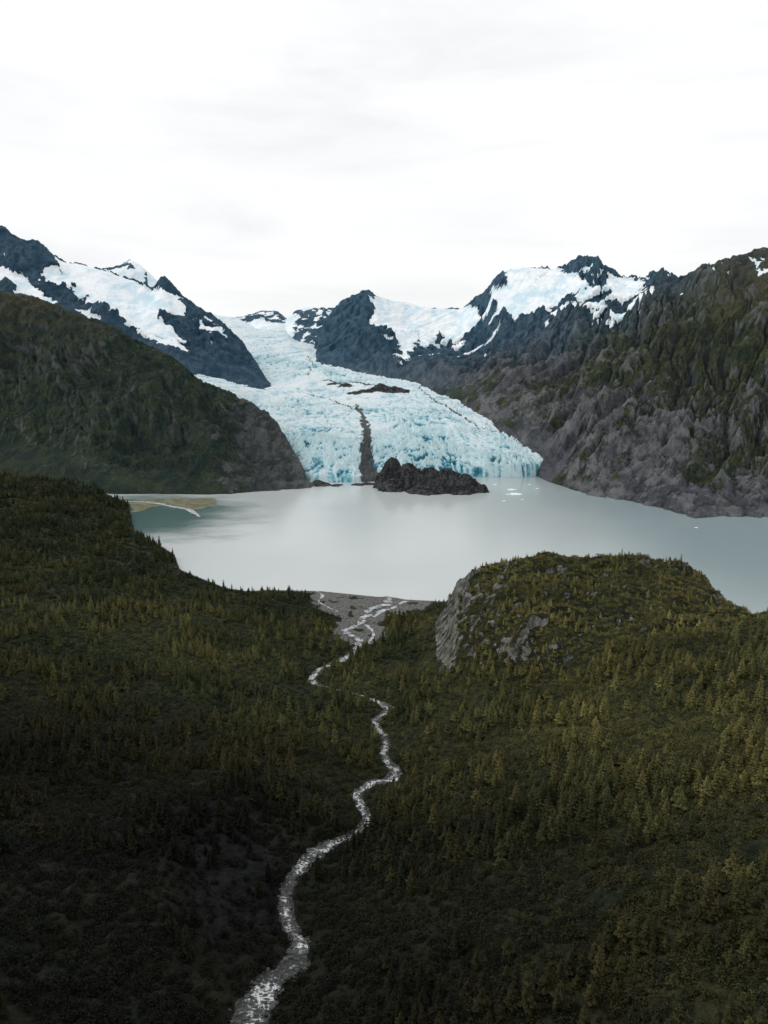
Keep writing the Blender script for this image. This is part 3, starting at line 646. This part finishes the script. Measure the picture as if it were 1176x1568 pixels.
me=bpy.data.meshes.new('forest'); me.vertices.add(len(co)); me.vertices.foreach_set('co',co.ravel())
for nm,i in (('scl',1),('tint',2),('lum',3)):
    at_=me.attributes.new(nm,'FLOAT','POINT'); at_.data.foreach_set('value',np.concatenate([A[i],B[i]]).astype(np.float32))
at_=me.attributes.new('kind','INT','POINT'); at_.data.foreach_set('value',np.concatenate([A[4],B[4]]).astype(np.int32))
at_=me.attributes.new('rz','FLOAT','POINT'); at_.data.foreach_set('value',(rng.random(len(co))*6.283).astype(np.float32))
forest=bpy.data.objects.new('forest',me); sc.collection.objects.link(forest)
ng=bpy.data.node_groups.new('forest_scatter','GeometryNodeTree')
ng.interface.new_socket('Geometry',in_out='INPUT',socket_type='NodeSocketGeometry'); ng.interface.new_socket('Geometry',in_out='OUTPUT',socket_type='NodeSocketGeometry')
gi=ng.nodes.new('NodeGroupInput'); go=ng.nodes.new('NodeGroupOutput')
mp=ng.nodes.new('GeometryNodeMeshToPoints'); iop=ng.nodes.new('GeometryNodeInstanceOnPoints'); ci=ng.nodes.new('GeometryNodeCollectionInfo')
ci.inputs['Collection'].default_value=src; ci.inputs['Separate Children'].default_value=True; ci.inputs['Reset Children'].default_value=True
def na(name,t):
    q=ng.nodes.new('GeometryNodeInputNamedAttribute'); q.data_type=t; q.inputs[0].default_value=name; return q.outputs[0]
cx_=ng.nodes.new('ShaderNodeCombineXYZ'); L=ng.links
L.new(na('rz','FLOAT'),cx_.inputs[2])
L.new(gi.outputs[0],mp.inputs[0]); L.new(mp.outputs[0],iop.inputs['Points']); L.new(ci.outputs[0],iop.inputs['Instance'])
iop.inputs['Pick Instance'].default_value=True; L.new(na('kind','INT'),iop.inputs['Instance Index'])
L.new(cx_.outputs[0],iop.inputs['Rotation']); L.new(na('scl','FLOAT'),iop.inputs['Scale']); L.new(iop.outputs[0],go.inputs[0])
md=forest.modifiers.new('scatter','NODES'); md.node_group=ng
print('instances',len(co))

# ================================================================== LIGHT + SKY
w=bpy.data.worlds.new("World"); sc.world=w; w.use_nodes=True; t=w.node_tree; t.nodes.clear()
def nd(k): return t.nodes.new(k)
out=nd('ShaderNodeOutputWorld'); mixs=nd('ShaderNodeMixShader'); b1=nd('ShaderNodeBackground'); b2_=nd('ShaderNodeBackground')
sky=nd('ShaderNodeTexSky'); sky.sky_type='NISHITA'; sky.sun_disc=False
SE,SR=42,-65
sky.sun_elevation=math.radians(SE); sky.sun_rotation=math.radians(SR)
t.links.new(sky.outputs[0],b1.inputs[0]); b1.inputs[1].default_value=.1
tc=nd('ShaderNodeTexCoord'); mpn=nd('ShaderNodeMapping'); mpn.inputs['Scale'].default_value=(1.6,1.6,9)
t.links.new(tc.outputs['Generated'],mpn.inputs[0]); nz=nd('ShaderNodeTexNoise'); nz.inputs['Scale'].default_value=1.4; nz.inputs['Detail'].default_value=7; nz.inputs['Roughness'].default_value=.55; nz.inputs['Distortion'].default_value=.4
t.links.new(mpn.outputs[0],nz.inputs['Vector'])
cr_=nd('ShaderNodeValToRGB'); cr_.color_ramp.elements[0].position=.32; cr_.color_ramp.elements[0].color=(.86,.87,.88,1); cr_.color_ramp.elements[1].position=.56; cr_.color_ramp.elements[1].color=(1,1,1,1)
t.links.new(nz.outputs[0],cr_.inputs[0])
sx=nd('ShaderNodeSeparateXYZ'); t.links.new(tc.outputs['Generated'],sx.inputs[0])
zr=nd('ShaderNodeValToRGB'); e=zr.color_ramp.elements
e[0].position=0; e[0].color=(.89,.89,.89,1); e[1].position=.27; e[1].color=(1,1,1,1); q=e.new(.48); q.color=(1,1,1,1); q=e.new(.95); q.color=(.80,.80,.80,1)
t.links.new(sx.outputs[2],zr.inputs[0])
zm=nd('ShaderNodeMath'); zm.operation='MULTIPLY'; zm.inputs[1].default_value=1.10; t.links.new(zr.outputs[0],zm.inputs[0])
t.links.new(cr_.outputs[0],b2_.inputs[0]); t.links.new(zm.outputs[0],b2_.inputs[1])
mixs.inputs[0].default_value=.94
t.links.new(b1.outputs[0],mixs.inputs[1]); t.links.new(b2_.outputs[0],mixs.inputs[2]); t.links.new(mixs.outputs[0],out.inputs[0])
sd=bpy.data.lights.new('sun','SUN'); sd.energy=1.05; sd.angle=math.radians(16); sd.color=(1,.96,.90)
so=bpy.data.objects.new('sun',sd); sc.collection.objects.link(so)
az=math.radians(SR); el=math.radians(SE)
dirv=Vector((math.sin(az)*math.cos(el),math.cos(az)*math.cos(el),math.sin(el)))
so.rotation_euler=dirv.to_track_quat('Z','Y').to_euler()

cam=bpy.data.cameras.new('camera'); co_=bpy.data.objects.new('camera',cam); sc.collection.objects.link(co_)
cam.sensor_fit='VERTICAL'; cam.sensor_height=36; cam.sensor_width=36; cam.lens=24; cam.clip_end=40000; cam.clip_start=1
co_.location=(0,0,CAMZ); co_.rotation_euler=(math.pi/2-PITCH,0,0)
sc.camera=co_
sc.view_settings.view_transform='Standard'; sc.view_settings.look='None'; sc.view_settings.exposure=0
